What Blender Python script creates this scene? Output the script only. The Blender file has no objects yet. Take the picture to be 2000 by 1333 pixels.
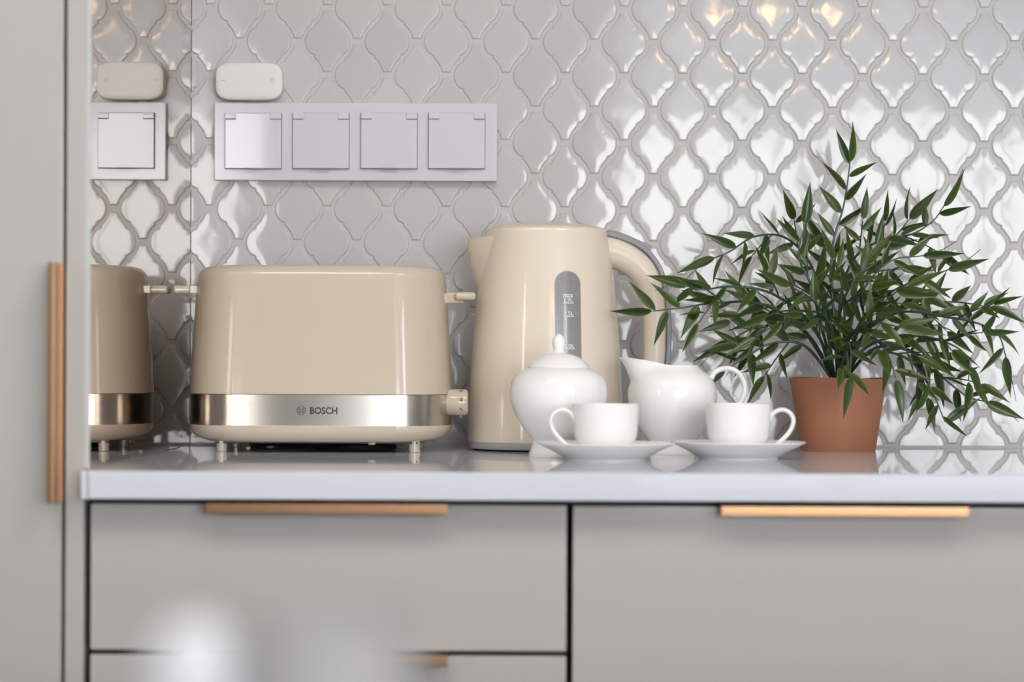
import bpy, bmesh, math, random
from mathutils import Vector, Matrix

random.seed(7)
PI = math.pi
scene = bpy.context.scene
C = scene.collection

# ------------------------------------------------------------------ camera
F_PX = 4697.0            # focal length in pixels of the 2000 x 1333 frame
CAM_D = 2.53             # camera to tiled wall, metres
CAM_Z = 0.986
HORIZON = 712.0
ROLL = 0.0042            # radians
cam_data = bpy.data.cameras.new('camera')
cam = bpy.data.objects.new('camera', cam_data)
C.objects.link(cam)
cam_data.sensor_width = 36.0
cam_data.lens = F_PX / 2000 * 36.0
cam_data.shift_y = (HORIZON - 666.5) / 2000
cam.location = (0, -CAM_D, CAM_Z)
cam.rotation_euler = (Matrix.Rotation(PI / 2, 3, 'X') @ Matrix.Rotation(ROLL, 3, 'Z')).to_euler()
cam_data.clip_start = 0.02
cam_data.dof.use_dof = True
cam_data.dof.focus_distance = 2.39
cam_data.dof.aperture_fstop = 4.2
scene.camera = cam

# ------------------------------------------------------------------ sky and exposure
world = bpy.data.worlds.new('overcast_sky')
scene.world = world
world.use_nodes = True
bg = world.node_tree.nodes['Background']
bg.inputs[0].default_value = (0.92, 0.965, 1.0, 1)
bg.inputs[1].default_value = 9.0
scene.view_settings.view_transform = 'Standard'
scene.view_settings.look = 'None'
scene.view_settings.gamma = 1.0
scene.view_settings.use_curve_mapping = False
scene.view_settings.exposure = 0.83
scene.cycles.use_denoising = True
scene.cycles.max_bounces = 14
scene.cycles.diffuse_bounces = 6
scene.cycles.glossy_bounces = 8
scene.cycles.caustics_reflective = True
scene.cycles.blur_glossy = 0.6
scene.cycles.caustics_refractive = False
scene.cycles.sample_clamp_indirect = 8.0

# room: x from RX0 to RX1, y from the tiled wall (0) back to RY, z 0..RZ
RX0, RX1, RY, RZ = -2.7, 2.7, -6.7, 2.65
# window openings: (wall, u0, u1, z0, z1)
WINDOWS = [('rear', 0.36, 2.60, 0.40, 2.50), ('left', -4.15, -3.65, 0.90, 2.20), ('right', -5.5, -4.4, 0.90, 2.25)]


def portal(wall, u0, u1, z0, z1):
    l = bpy.data.lights.new('window_portal', 'AREA')
    l.shape = 'RECTANGLE'
    l.size = u1 - u0
    l.size_y = z1 - z0
    l.cycles.is_portal = True
    o = bpy.data.objects.new('window_portal', l)
    C.objects.link(o)
    zc = (z0 + z1) / 2
    uc = (u0 + u1) / 2
    if wall == 'rear':
        o.location = (uc, RY - 0.02, zc)
        d = Vector((0, 1, 0))
    elif wall == 'left':
        o.location = (RX0 - 0.02, uc, zc)
        d = Vector((1, 0, 0))
    else:
        o.location = (RX1 + 0.02, uc, zc)
        d = Vector((-1, 0, 0))
    o.rotation_euler = d.to_track_quat('-Z', 'Z').to_euler()


for w in WINDOWS:
    portal(*w)


def at(px, py, Y):
    """photo pixel -> point on the plane y = Y"""
    dx, dy = px - 1000.0, py - HORIZON
    c, s = math.cos(ROLL), math.sin(ROLL)
    ux = dx * c + dy * s
    uy = -dx * s + dy * c
    d = (CAM_D + Y) / F_PX
    return Vector((ux * d, Y, CAM_Z - uy * d))


# ------------------------------------------------------------------ materials
def mat(name, col, rough=0.5, metal=0.0, coat=0.0, bump=None, spec=None, vary=None, trans=0.0, sss=0.0):
    m = bpy.data.materials.new(name)
    m.use_nodes = True
    nt = m.node_tree
    b = nt.nodes['Principled BSDF']
    b.inputs['Base Color'].default_value = (*col, 1)
    b.inputs['Roughness'].default_value = rough
    b.inputs['Metallic'].default_value = metal
    b.inputs['Coat Weight'].default_value = coat
    b.inputs['Coat Roughness'].default_value = 0.03
    if spec is not None:
        b.inputs['Specular IOR Level'].default_value = spec
    if trans:
        b.inputs['Transmission Weight'].default_value = trans
    if sss:
        b.inputs['Subsurface Weight'].default_value = sss
        b.inputs['Subsurface Radius'].default_value = (0.01, 0.008, 0.006)
        b.inputs['Subsurface Scale'].default_value = 0.3
    tc = None
    if bump or vary:
        tc = nt.nodes.new('ShaderNodeTexCoord')
    if bump:
        scale, strength, dist = bump[:3]
        n = nt.nodes.new('ShaderNodeTexNoise')
        n.inputs['Scale'].default_value = scale
        n.inputs['Detail'].default_value = 2.0
        if len(bump) > 3:
            mp = nt.nodes.new('ShaderNodeMapping')
            mp.inputs['Scale'].default_value = bump[3]
            nt.links.new(tc.outputs['Object'], mp.inputs['Vector'])
            nt.links.new(mp.outputs['Vector'], n.inputs['Vector'])
        else:
            nt.links.new(tc.outputs['Object'], n.inputs['Vector'])
        bp = nt.nodes.new('ShaderNodeBump')
        bp.inputs['Strength'].default_value = strength
        bp.inputs['Distance'].default_value = dist
        nt.links.new(n.outputs['Fac'], bp.inputs['Height'])
        nt.links.new(bp.outputs['Normal'], b.inputs['Normal'])
        if coat:
            nt.links.new(bp.outputs['Normal'], b.inputs['Coat Normal'])
    if vary:
        scale, col2 = vary
        n = nt.nodes.new('ShaderNodeTexNoise')
        n.inputs['Scale'].default_value = scale
        n.inputs['Detail'].default_value = 5.0
        nt.links.new(tc.outputs['Object'], n.inputs['Vector'])
        mx = nt.nodes.new('ShaderNodeMix')
        mx.data_type = 'RGBA'
        mx.inputs['A'].default_value = (*col, 1)
        mx.inputs['B'].default_value = (*col2, 1)
        nt.links.new(n.outputs['Fac'], mx.inputs['Factor'])
        nt.links.new(mx.outputs['Result'], b.inputs['Base Color'])
    return m


def tile_material():
    m = mat('glazed_tile', (0.56, 0.54, 0.525), 0.06, coat=0.0, spec=0.36)
    nt = m.node_tree
    b = nt.nodes['Principled BSDF']
    geo = nt.nodes.new('ShaderNodeNewGeometry')
    info = nt.nodes.new('ShaderNodeObjectInfo')
    n = nt.nodes.new('ShaderNodeTexNoise')
    n.inputs['Scale'].default_value = 34.0
    n.inputs['Detail'].default_value = 1.5
    nt.links.new(geo.outputs['Position'], n.inputs['Vector'])
    bp = nt.nodes.new('ShaderNodeBump')
    bp.inputs['Strength'].default_value = 0.07
    bp.inputs['Distance'].default_value = 0.0022
    nt.links.new(n.outputs['Fac'], bp.inputs['Height'])
    nt.links.new(bp.outputs['Normal'], b.inputs['Normal'])
    mx = nt.nodes.new('ShaderNodeMix')
    mx.data_type = 'RGBA'
    mx.inputs['A'].default_value = (0.485, 0.472, 0.468, 1)
    mx.inputs['B'].default_value = (0.525, 0.512, 0.508, 1)
    nt.links.new(info.outputs['Random'], mx.inputs['Factor'])
    nt.links.new(mx.outputs['Result'], b.inputs['Base Color'])
    return m


def leaf_material():
    m = mat('leaf_green', (0.03, 0.07, 0.018), 0.30, spec=0.38)
    nt = m.node_tree
    b = nt.nodes['Principled BSDF']
    info = nt.nodes.new('ShaderNodeObjectInfo')
    at_ = nt.nodes.new('ShaderNodeAttribute')
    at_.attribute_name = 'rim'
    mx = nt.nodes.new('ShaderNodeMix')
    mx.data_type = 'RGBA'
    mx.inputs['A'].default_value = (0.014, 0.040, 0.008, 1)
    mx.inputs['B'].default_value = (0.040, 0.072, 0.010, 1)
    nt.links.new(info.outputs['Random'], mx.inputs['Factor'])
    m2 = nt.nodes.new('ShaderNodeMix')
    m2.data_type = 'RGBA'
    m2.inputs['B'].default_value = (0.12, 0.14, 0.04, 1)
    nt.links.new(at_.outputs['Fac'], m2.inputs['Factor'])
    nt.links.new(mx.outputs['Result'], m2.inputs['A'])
    nt.links.new(m2.outputs['Result'], b.inputs['Base Color'])
    return m


M = dict(
    tile=tile_material(),
    grout=mat('grout', (0.50, 0.488, 0.482), 0.75, bump=(500, 0.15, 0.0005)),
    counter=mat('white_quartz', (0.66, 0.675, 0.73), 0.03, spec=0.05, vary=(60, (0.63, 0.645, 0.70))),
    lacquer=mat('grey_lacquer', (0.485, 0.465, 0.44), 0.07, spec=0.5, vary=(3, (0.475, 0.455, 0.43))),
    carcass=mat('dark_carcass', (0.05, 0.042, 0.038), 0.6, vary=(20, (0.06, 0.05, 0.045))),
    mirror=mat('tinted_mirror', (0.60, 0.53, 0.465), 0.015, metal=1.0),
    glass_edge=mat('mirror_edge', (0.55, 0.56, 0.54), 0.2),
    brass=mat('brushed_brass', (0.36, 0.205, 0.11), 0.34, metal=0.9, bump=(40, 0.1, 0.0004, (1, 30, 30))),
    cream_k=mat('cream_plastic_pale', (0.74, 0.655, 0.54), 0.08, spec=0.4),
    cream=mat('cream_plastic', (0.575, 0.492, 0.392), 0.08, spec=0.4),
    cream_h=mat('cream_plastic_handle', (0.68, 0.60, 0.49), 0.28, spec=0.3),
    creamlid=mat('cream_plastic_satin', (0.68, 0.57, 0.44), 0.3),
    steel=mat('brushed_steel', (0.56, 0.53, 0.49), 0.20, metal=1.0, bump=(60, 0.08, 0.0003, (0.6, 0.6, 40))),
    dark=mat('dark_print', (0.02, 0.02, 0.024), 0.45),
    black=mat('black_plastic', (0.012, 0.012, 0.016), 0.4),
    grey=mat('grey_plastic', (0.24, 0.24, 0.265), 0.42),
    basegrey=mat('grey_base_plastic', (0.36, 0.36, 0.37), 0.4),
    gauge=mat('smoky_gauge', (0.20, 0.195, 0.19), 0.2, coat=0.4, vary=(260, (0.27, 0.262, 0.255))),
    print_white=mat('white_print', (0.85, 0.85, 0.85), 0.5),
    porcelain=mat('white_porcelain', (0.86, 0.85, 0.84), 0.05, spec=0.45),
    terracotta=mat('terracotta', (0.40, 0.165, 0.085), 0.62, bump=(300, 0.08, 0.0004), vary=(18, (0.36, 0.145, 0.075))),
    soil=mat('soil', (0.16, 0.10, 0.06), 0.9, bump=(200, 0.6, 0.002), vary=(160, (0.30, 0.20, 0.11))),
    stem=mat('stem_green', (0.014, 0.045, 0.032), 0.4),
    leaf=leaf_material(),
    socket=mat('grey_white_plastic', (0.60, 0.59, 0.64), 0.10, spec=0.4),
    socket_line=mat('socket_gap', (0.20, 0.19, 0.20), 0.6),
    hub=mat('matt_white_plastic', (0.68, 0.67, 0.655), 0.45),
    hub_mark=mat('hub_mark', (0.38, 0.37, 0.36), 0.5),
    matt_white=mat('matt_white_glaze', (0.60, 0.61, 0.64), 0.6),
    paint=mat('white_paint', (0.55, 0.54, 0.53), 0.8, vary=(2, (0.53, 0.52, 0.51))),
    ceiling=mat('ceiling_paint', (0.70, 0.70, 0.69), 0.85, vary=(2, (0.68, 0.68, 0.67))),
    floor=mat('floor_wood', (0.075, 0.052, 0.038), 0.6, vary=(5, (0.075, 0.052, 0.038))),
    frame=mat('window_frame', (0.8, 0.8, 0.8), 0.4),
    frosted=mat('frosted_glass', (0.50, 0.49, 0.48), 0.6, trans=0.3),
    table=mat('table_wood', (0.13, 0.09, 0.065), 0.8, spec=0.15, vary=(9, (0.10, 0.068, 0.048))),
)


def sheer_material():
    m = bpy.data.materials.new('sheer_cloth')
    m.use_nodes = True
    nt = m.node_tree
    nt.nodes.remove(nt.nodes['Principled BSDF'])
    d_ = nt.nodes.new('ShaderNodeBsdfDiffuse')
    t_ = nt.nodes.new('ShaderNodeBsdfTranslucent')
    a_ = nt.nodes.new('ShaderNodeMixShader')
    d_.inputs['Color'].default_value = (0.5, 0.52, 0.55, 1)
    t_.inputs['Color'].default_value = (0.66, 0.73, 0.82, 1)
    a_.inputs[0].default_value = 0.6
    nt.links.new(d_.outputs[0], a_.inputs[1])
    nt.links.new(t_.outputs[0], a_.inputs[2])
    nt.links.new(a_.outputs[0], nt.nodes['Material Output'].inputs['Surface'])
    return m


M['sheer'] = sheer_material()


def emitter(name, col, strength):
    m = bpy.data.materials.new(name)
    m.use_nodes = True
    b = m.node_tree.nodes['Principled BSDF']
    b.inputs['Base Color'].default_value = (*col, 1)
    b.inputs['Emission Color'].default_value = (*col, 1)
    b.inputs['Emission Strength'].default_value = strength
    return m


M['panel'] = emitter('warm_fill_panel', (1.0, 0.935, 0.88), 5.6)  # glow of the fill panels added under the ceiling
M['bulb'] = emitter('warm_bulb', (1.0, 0.62, 0.30), 55.0)


# ------------------------------------------------------------------ mesh helpers
def obj(name, bm, m, parent=None, smooth=True, loc=None):
    bmesh.ops.recalc_face_normals(bm, faces=bm.faces)
    planar = bm.faces.layers.int.get('planar') is not None
    if planar:
        bm.faces.layers.int.remove(bm.faces.layers.int['planar'])
    me = bpy.data.meshes.new(name)
    bm.to_mesh(me)
    bm.free()
    o = obj_me(name, me, m, parent, smooth, loc)
    if planar and smooth:
        o.modifiers.new('flat_faces', 'WEIGHTED_NORMAL').keep_sharp = True
    return o


def obj_me(name, me, m, parent=None, smooth=True, loc=None, angle=35):
    if m is not None and not me.materials:
        me.materials.append(M[m])
    if smooth:
        me.shade_smooth()
        me.set_sharp_from_angle(angle=math.radians(angle))
    o = bpy.data.objects.new(name, me)
    C.objects.link(o)
    if parent is not None:
        o.parent = parent
        o.matrix_parent_inverse = Matrix.Translation(-parent_world(parent))
    if loc is not None:
        o.location = loc
    return o


def parent_world(p):
    v = Vector((0, 0, 0))
    while p is not None:
        v += p.location
        if p.parent is not None:
            v += p.matrix_parent_inverse.translation
        p = p.parent
    return v


def thing(name, label, cat, loc, group=None):
    o = bpy.data.objects.new(name, None)
    o.empty_display_size = 0.02
    C.objects.link(o)
    o.location = loc
    return tag(o, label, cat, group)


def tag(o, label, cat, group=None):
    o['label'] = label
    o['category'] = cat
    if group:
        o['group'] = group
    return o


def struct(o):
    o['kind'] = 'structure'
    return o


def box_bm(x0, x1, y0, y1, z0, z1, bevel=0.0, seg=2, bm=None):
    own = bmesh.new()
    bmesh.ops.create_cube(own, size=1)
    for v in own.verts:
        v.co = Vector(((x0 + x1) / 2 + v.co.x * (x1 - x0), (y0 + y1) / 2 + v.co.y * (y1 - y0), (z0 + z1) / 2 + v.co.z * (z1 - z0)))
    if bevel:
        bmesh.ops.bevel(own, geom=own.edges[:], offset=bevel, segments=seg, affect='EDGES', profile=0.5)
    own.faces.layers.int.new('planar')
    if bm is None:
        return own
    join(bm, own)
    return bm


def join(bm, other):
    me = bpy.data.meshes.new('tmp')
    other.to_mesh(me)
    other.free()
    bm.from_mesh(me)
    bpy.data.meshes.remove(me)


def rings_bm(rings, cap0=True, cap1=True, closed=True):
    """quads between rings of equal length"""
    bm = bmesh.new()
    vr = [[bm.verts.new(p) for p in r] for r in rings]
    n = len(rings[0])
    for a, b in zip(vr, vr[1:]):
        for i in range(n if closed else n - 1):
            j = (i + 1) % n
            bm.faces.new((a[i], a[j], b[j], b[i]))
    if cap0:
        bm.faces.new(vr[0][::-1])
    if cap1:
        bm.faces.new(vr[-1])
    return bm


def lathe_bm(profile, c, seg=64, cap0=True, cap1=True):
    """profile: list of (radius, z); c: centre (x, y, z0)"""
    rings = []
    for r, z in profile:
        r = max(r, 1e-5)
        rings.append([(c[0] + r * math.cos(2 * PI * i / seg), c[1] + r * math.sin(2 * PI * i / seg), c[2] + z) for i in range(seg)])
    return rings_bm(rings, cap0, cap1)


def spline(pts, n):
    """Catmull-Rom through pts, n samples per span; works on tuples of any length"""
    P = [tuple(p) for p in pts]
    P = [tuple(2 * a - b for a, b in zip(P[0], P[1]))] + P + [tuple(2 * a - b for a, b in zip(P[-1], P[-2]))]
    out = []
    for k in range(1, len(P) - 2):
        p0, p1, p2, p3 = P[k - 1:k + 3]
        for i in range(n):
            t = i / n
            out.append(tuple(0.5 * (2 * b + (c - a) * t + (2 * a - 5 * b + 4 * c - d) * t * t + (3 * b - a - 3 * c + d) * t ** 3)
                             for a, b, c, d in zip(p0, p1, p2, p3)))
    out.append(P[-2])
    return out


def sweep_bm(path, section, up=Vector((0, 1, 0)), closed_ends=True):
    """path: Vectors; section(k, n) -> list of (a, b): a along the in-plane side, b along up"""
    n = len(path)
    rings = []
    for k, p in enumerate(path):
        t = (path[min(k + 1, n - 1)] - path[max(k - 1, 0)]).normalized()
        side = t.cross(up)
        if side.length < 1e-6:
            side = Vector((1, 0, 0))
        side.normalize()
        u = side.cross(t).normalized()
        rings.append([p + side * a + u * b for a, b in section(k, n)])
    return rings_bm(rings, closed_ends, closed_ends)


def circle_sec(r0, r1=None, seg=8, flat=1.0):
    r1 = r0 if r1 is None else r1

    def f(k, n):
        r = r0 + (r1 - r0) * k / max(1, n - 1)
        return [(r * math.cos(2 * PI * i / seg), r * flat * math.sin(2 * PI * i / seg)) for i in range(seg)]
    return f


def rrect(hw, hd, r, seg=8, bow=0.0):
    """rounded rectangle outline, centre 0; bow makes the long faces slightly convex"""
    r = min(r, hw - 1e-5, hd - 1e-5)
    pts = []
    for cx, cy, a0 in ((hw - r, hd - r, 0), (-hw + r, hd - r, 90), (-hw + r, -hd + r, 180), (hw - r, -hd + r, 270)):
        for i in range(seg + 1):
            a = math.radians(a0 + 90 * i / seg)
            pts.append((cx + r * math.cos(a), cy + r * math.sin(a)))
        # intermediate points on the straight face that follows
        nx, ny = {0: (-hw + r, hd), 90: (-hw, -hd + r), 180: (hw - r, -hd), 270: (hw, hd - r)}[a0]
        x0, y0 = pts[-1]
        for i in range(1, 10):
            pts.append((x0 + (nx - x0) * i / 10, y0 + (ny - y0) * i / 10))
    if bow:
        out = []
        for x, y in pts:
            k = 1 - (x / hw) ** 2
            out.append((x, y + (bow * k if y > 0 else -bow * k)))
        pts = out
    return pts


def text_mesh(body, bold=0.0):
    cu = bpy.data.curves.new('txt', 'FONT')
    cu.body = body
    cu.offset = bold
    cu.resolution_u = 4
    o = bpy.data.objects.new('txt', cu)
    C.objects.link(o)
    dg = bpy.context.evaluated_depsgraph_get()
    dg.update()
    me = bpy.data.meshes.new_from_object(o.evaluated_get(dg))
    bpy.data.objects.remove(o)
    bpy.data.curves.remove(cu)
    return me


def text_fit(body, x0, x1, z0, z1, place, m, name, parent, bold=0.0, rot=False):
    """flat lettering stretched to a box, each vertex laid on a surface by place(x, z)"""
    me = text_mesh(body, bold)
    bm = bmesh.new()
    bm.from_mesh(me)
    bpy.data.meshes.remove(me)
    if rot:
        for v in bm.verts:
            v.co = Vector((-v.co.y, v.co.x, 0))
    xs = [v.co.x for v in bm.verts]
    ys = [v.co.y for v in bm.verts]
    for v in bm.verts:
        x = x0 + (v.co.x - min(xs)) / (max(xs) - min(xs)) * (x1 - x0)
        z = z0 + (v.co.y - min(ys)) / (max(ys) - min(ys)) * (z1 - z0)
        v.co = place(x, z)
    return obj(name, bm, m, parent, smooth=False)


# ================================================================== THE SETTING
MX = -0.3385                                   # mirror face, left end of the tiled wall
CT = 0.90                                      # worktop height
wall_back = struct(obj('wall_back', box_bm(RX0, RX1, 0.0010, 0.12, 0, RZ), 'grout', smooth=False))
struct(obj('floor', box_bm(RX0 - 0.1, RX1 + 0.1, RY - 0.1, 0.12, -0.1, 0), 'floor', smooth=False))
struct(obj('ceiling', box_bm(RX0 - 0.1, RX1 + 0.1, RY - 0.1, 0.12, RZ, RZ + 0.1), 'ceiling', smooth=False))


def wall_with_opening(name, wall, win):
    _, u0, u1, z0, z1 = win
    bm = bmesh.new()
    if wall == 'rear':
        a, b, lo, hi = RX0 - 0.1, RX1 + 0.1, RY - 0.1, RY
        f = lambda p, q, r, s: box_bm(p, q, lo, hi, r, s, bm=bm)
    else:
        a, b = RY, 0.0032
        lo, hi = (RX0 - 0.1, RX0) if wall == 'left' else (RX1, RX1 + 0.1)
        f = lambda p, q, r, s: box_bm(lo, hi, p, q, r, s, bm=bm)
    f(a, u0, 0, RZ)
    f(u1, b, 0, RZ)
    f(u0, u1, 0, z0)
    f(u0, u1, z1, RZ)
    struct(obj(name, bm, 'paint', smooth=False))


def window(name, wall, u0, u1, z0, z1, nv):
    root = struct(bpy.data.objects.new(name, None))
    C.objects.link(root)

    def bar(p, q, r, s):
        if wall == 'rear':
            return box_bm(p, q, RY - 0.07, RY - 0.02, r, s)
        if wall == 'left':
            return box_bm(RX0 - 0.07, RX0 - 0.02, p, q, r, s)
        return box_bm(RX1 + 0.02, RX1 + 0.07, p, q, r, s)
    t = 0.05
    obj('frame_stile', bar(u0, u0 + t, z0, z1), 'frame', root, False)
    obj('frame_stile', bar(u1 - t, u1, z0, z1), 'frame', root, False)
    obj('frame_rail', bar(u0 + t, u1 - t, z0, z0 + t), 'frame', root, False)
    obj('frame_rail', bar(u0 + t, u1 - t, z1 - t, z1), 'frame', root, False)
    for i in range(1, nv):
        u = u0 + (u1 - u0) * i / nv
        obj('mullion', bar(u - 0.03, u + 0.03, z0 + t, z1 - t), 'frame', root, False)


for i, w in enumerate(WINDOWS):
    wall_with_opening('wall_' + w[0], w[0], w)
    window('window_%d' % (i + 1), *w, nv=(3, 2, 3)[i])

# ---- tiles: lantern-shaped glazed tiles, one object each
PXW = CAM_D / F_PX                             # metres per photo pixel on the wall


def tile_outline():
    q = [(44.5, 0), (44.0, 6), (42.2, 12), (39.2, 18), (35.0, 22.8), (31.2, 25.6), (27.4, 26.6), (25.6, 28.0), (26.2, 31.6), (23.6, 34.2),
         (20.0, 38.0), (15.8, 43.4), (12.4, 49.0), (10.0, 54.6), (9.0, 60.0)]
    pts = []
    pts += [(x, y) for x, y in q]
    pts += [(0, 60.0)]
    pts += [(-x, y) for x, y in q[::-1]]
    pts += [(-x, -y) for x, y in q[1:]]
    pts += [(0, -60.0)]
    pts += [(x, -y) for x, y in q[::-1][:-1]]
    return [Vector((x * PXW, y * PXW)) for x, y in pts]


def inset(poly, d):
    out = []
    n = len(poly)
    for i, p in enumerate(poly):
        a = (p - poly[i - 1]).normalized()
        b = (poly[(i + 1) % n] - p).normalized()
        na, nb = Vector((-a.y, a.x)), Vector((-b.y, b.x))
        m = (na + nb)
        m = m / max(0.6, m.length_squared / 2) if m.length > 1e-6 else na
        out.append(p + m * d)
    return out


def tile_mesh():
    o0 = tile_outline()
    rings = []
    for d, y in ((0.0, 0.0034), (0.0001, 0.0010), (0.0005, 0.0003), (0.0010, -0.00012), (0.0014, -0.00030), (0.0017, -0.00038), (0.0020, -0.00040)):
        rings.append([(p.x, y, p.y) for p in inset(o0, d)])
    inner = [Vector((x, z)) for x, y, z in rings[-1]]
    for k in (0.55,):
        rings.append([(p.x * k, -0.00041, p.y * k) for p in inner])
    bm = rings_bm(rings, cap0=False, cap1=True)
    bmesh.ops.recalc_face_normals(bm, faces=bm.faces)
    # outward is towards the room (-y)
    top = max(bm.faces, key=lambda f: f.calc_area() if abs(f.normal.y) > 0.9 else 0)
    if top.normal.y > 0:
        bmesh.ops.reverse_faces(bm, faces=bm.faces)
    me = bpy.data.meshes.new('tile')
    bm.to_mesh(me)
    bm.free()
    me.materials.append(M['tile'])
    me.shade_smooth()
    me.set_sharp_from_angle(angle=math.radians(60))
    return me


COLX = [409.6, 523.8, 638.4, 755, 871, 987, 1103, 1218, 1332.5, 1449, 1566, 1684, 1802, 1922]
COLX = [409.6 - 114.2] + COLX + [1922 + 118.5 * k for k in range(1, 12)]
tile_me = tile_mesh()
tiles = []
ROWP = 131.2 * PXW
for i in range(len(COLX) * 2 - 1):
    px = COLX[i // 2] if i % 2 == 0 else (COLX[i // 2] + COLX[i // 2 + 1]) / 2
    base = 79.8 if i % 2 == 0 else 14.4
    X = at(px, 400, 0).x
    Zb = CAM_Z - (base - HORIZON + 0.0042 * 590) * PXW      # rows run level
    local = (COLX[min(i // 2 + 1, len(COLX) - 1)] - COLX[i // 2]) / 116.3
    if i // 2 + 1 >= len(COLX):
        local = 1.02
    for j in range(-4, 8):
        Z = Zb - j * ROWP
        if Z < CT - 0.035 or X < MX - 0.024:
            continue
        tiles.append((X, Z, local, abs(px - 1000) / 1000 + max(0, -j) * 2 + (9 if px > 2040 else 0)))
tiles.sort(key=lambda t: t[3])
rest = bmesh.new()
for k, (X, Z, sx, _) in enumerate(tiles):
    rx, rz = random.gauss(0, 0.0018), random.gauss(0, 0.0022)
    mtx = Matrix.Translation((X, 0, Z)) @ Matrix.Rotation(rx, 4, 'X') @ Matrix.Rotation(rz, 4, 'Z') @ Matrix.Diagonal((sx, 1, 1, 1))
    cut_l = X - 0.026 < MX
    cut_b = Z - 0.034 < CT
    if cut_l or cut_b or k >= 290:
        bm = bmesh.new()
        bm.from_mesh(tile_me)
        bm.transform(mtx)
        if cut_l:
            bmesh.ops.bisect_plane(bm, geom=bm.verts[:] + bm.edges[:] + bm.faces[:], plane_co=(MX + 0.0006, 0, 0), plane_no=(-1, 0, 0), clear_outer=True)
        if cut_b:
            bmesh.ops.bisect_plane(bm, geom=bm.verts[:] + bm.edges[:] + bm.faces[:], plane_co=(0, 0, CT + 0.0022), plane_no=(0, 0, -1), clear_outer=True)
        if not bm.faces:
            bm.free()
            continue
        if k >= 290:
            join(rest, bm)
            continue
        me = bpy.data.meshes.new('tile')
        bm.to_mesh(me)
        bm.free()
        me.materials.append(M['tile'])
        o = bpy.data.objects.new('tile', me)
    else:
        o = bpy.data.objects.new('tile', tile_me)
        o.matrix_world = mtx
    C.objects.link(o)
    o.parent = wall_back
if rest.faces:
    o = obj('tile_remainder', rest, 'tile', wall_back)
    o['kind'] = 'stuff'
else:
    rest.free()
# sealant line between tiles and worktop
struct(obj('trim_1', box_bm(MX + 0.001, 1.6, -0.0022, 0.003, CT + 0.0001, CT + 0.002), 'grout', smooth=False))

# ================================================================== CABINETS
YF = -0.60                                     # cabinet fronts
# worktop
bm = box_bm(MX + 0.0004, 1.6, -0.622, 0.0030, CT - 0.0225, CT, bevel=0.0016)
box_bm(MX - 0.0035, MX + 0.004, -0.622, YF - 0.0015, CT - 0.0225, CT, bevel=0.0012, bm=bm)
tag(obj('worktop', bm, 'counter'), 'glossy white stone worktop carrying the toaster, kettle and plant', 'worktop')


def pull(name, x0, x1, ztop, parent):
    """lip pull: a thin plate over the front's top edge that bends down into a grip"""
    bm = box_bm(x0, x1, YF - 0.017, YF + 0.012, ztop + 0.0002, ztop + 0.0016, bevel=0.0004)
    box_bm(x0, x1, YF - 0.019, YF - 0.0165, ztop - 0.0064, ztop + 0.0016, bevel=0.0006, bm=bm)
    return obj(name, bm, 'brass', parent)


def px_x(px, y=YF):
    return at(px, 1000, y).x


Z1 = CT - 0.0225 - 0.0048                      # top of the drawer fronts
Z1B = at(1000, 1278, YF).z
XL0, XL1 = px_x(177), px_x(1107)
XR0, XR1 = px_x(1119), px_x(1119) + 0.60
HL0, HL1 = px_x(401, YF - 0.018), px_x(873, YF - 0.018)
HR0, HR1 = px_x(1408, YF - 0.018), px_x(1893, YF - 0.018)

cab = thing('drawer_cabinet', 'grey gloss drawer unit under the toaster with two brass pulls', 'cabinet', ((XL0 + XL1) / 2, -0.3, 0))
obj('carcass', box_bm(XL0 - 0.0015, XL1 + 0.0015, YF + 0.021, -0.01, 0.10, CT - 0.0227), 'carcass', cab, False)
obj('plinth', box_bm(XL0, XL1, YF + 0.06, YF + 0.075, 0.0, 0.10), 'lacquer', cab, False)
d = obj('drawer_front', box_bm(XL0, XL1, YF, YF + 0.019, Z1B + 0.002, Z1, bevel=0.0012), 'lacquer', cab)
pull('handle', HL0, HL1, Z1, d)
d = obj('drawer_front', box_bm(XL0, XL1, YF, YF + 0.019, 0.44, Z1B - 0.002, bevel=0.0012), 'lacquer', cab)
pull('handle', HL0, HL1 + 0.0005, Z1B - 0.002, d)
d = obj('drawer_front', box_bm(XL0, XL1, YF, YF + 0.019, 0.105, 0.436, bevel=0.0012), 'lacquer', cab)
pull('handle', HL0, HL1, 0.436, d)

cab = thing('base_cabinet', 'wide grey gloss base unit with one long brass pull, below the potted plant', 'cabinet', ((XR0 + XR1) / 2, -0.3, 0))
obj('carcass', box_bm(XR0 - 0.0015, XR1 + 0.0015, YF + 0.021, -0.01, 0.10, CT - 0.0227), 'carcass', cab, False)
obj('plinth', box_bm(XR0, XR1, YF + 0.06, YF + 0.075, 0.0, 0.10), 'lacquer', cab, False)
d = obj('cabinet_door', box_bm(XR0, XR1, YF, YF + 0.019, 0.105, Z1 - 0.0004, bevel=0.0012), 'lacquer', cab)
pull('handle', HR0, HR1, Z1 - 0.0004, d)

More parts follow.
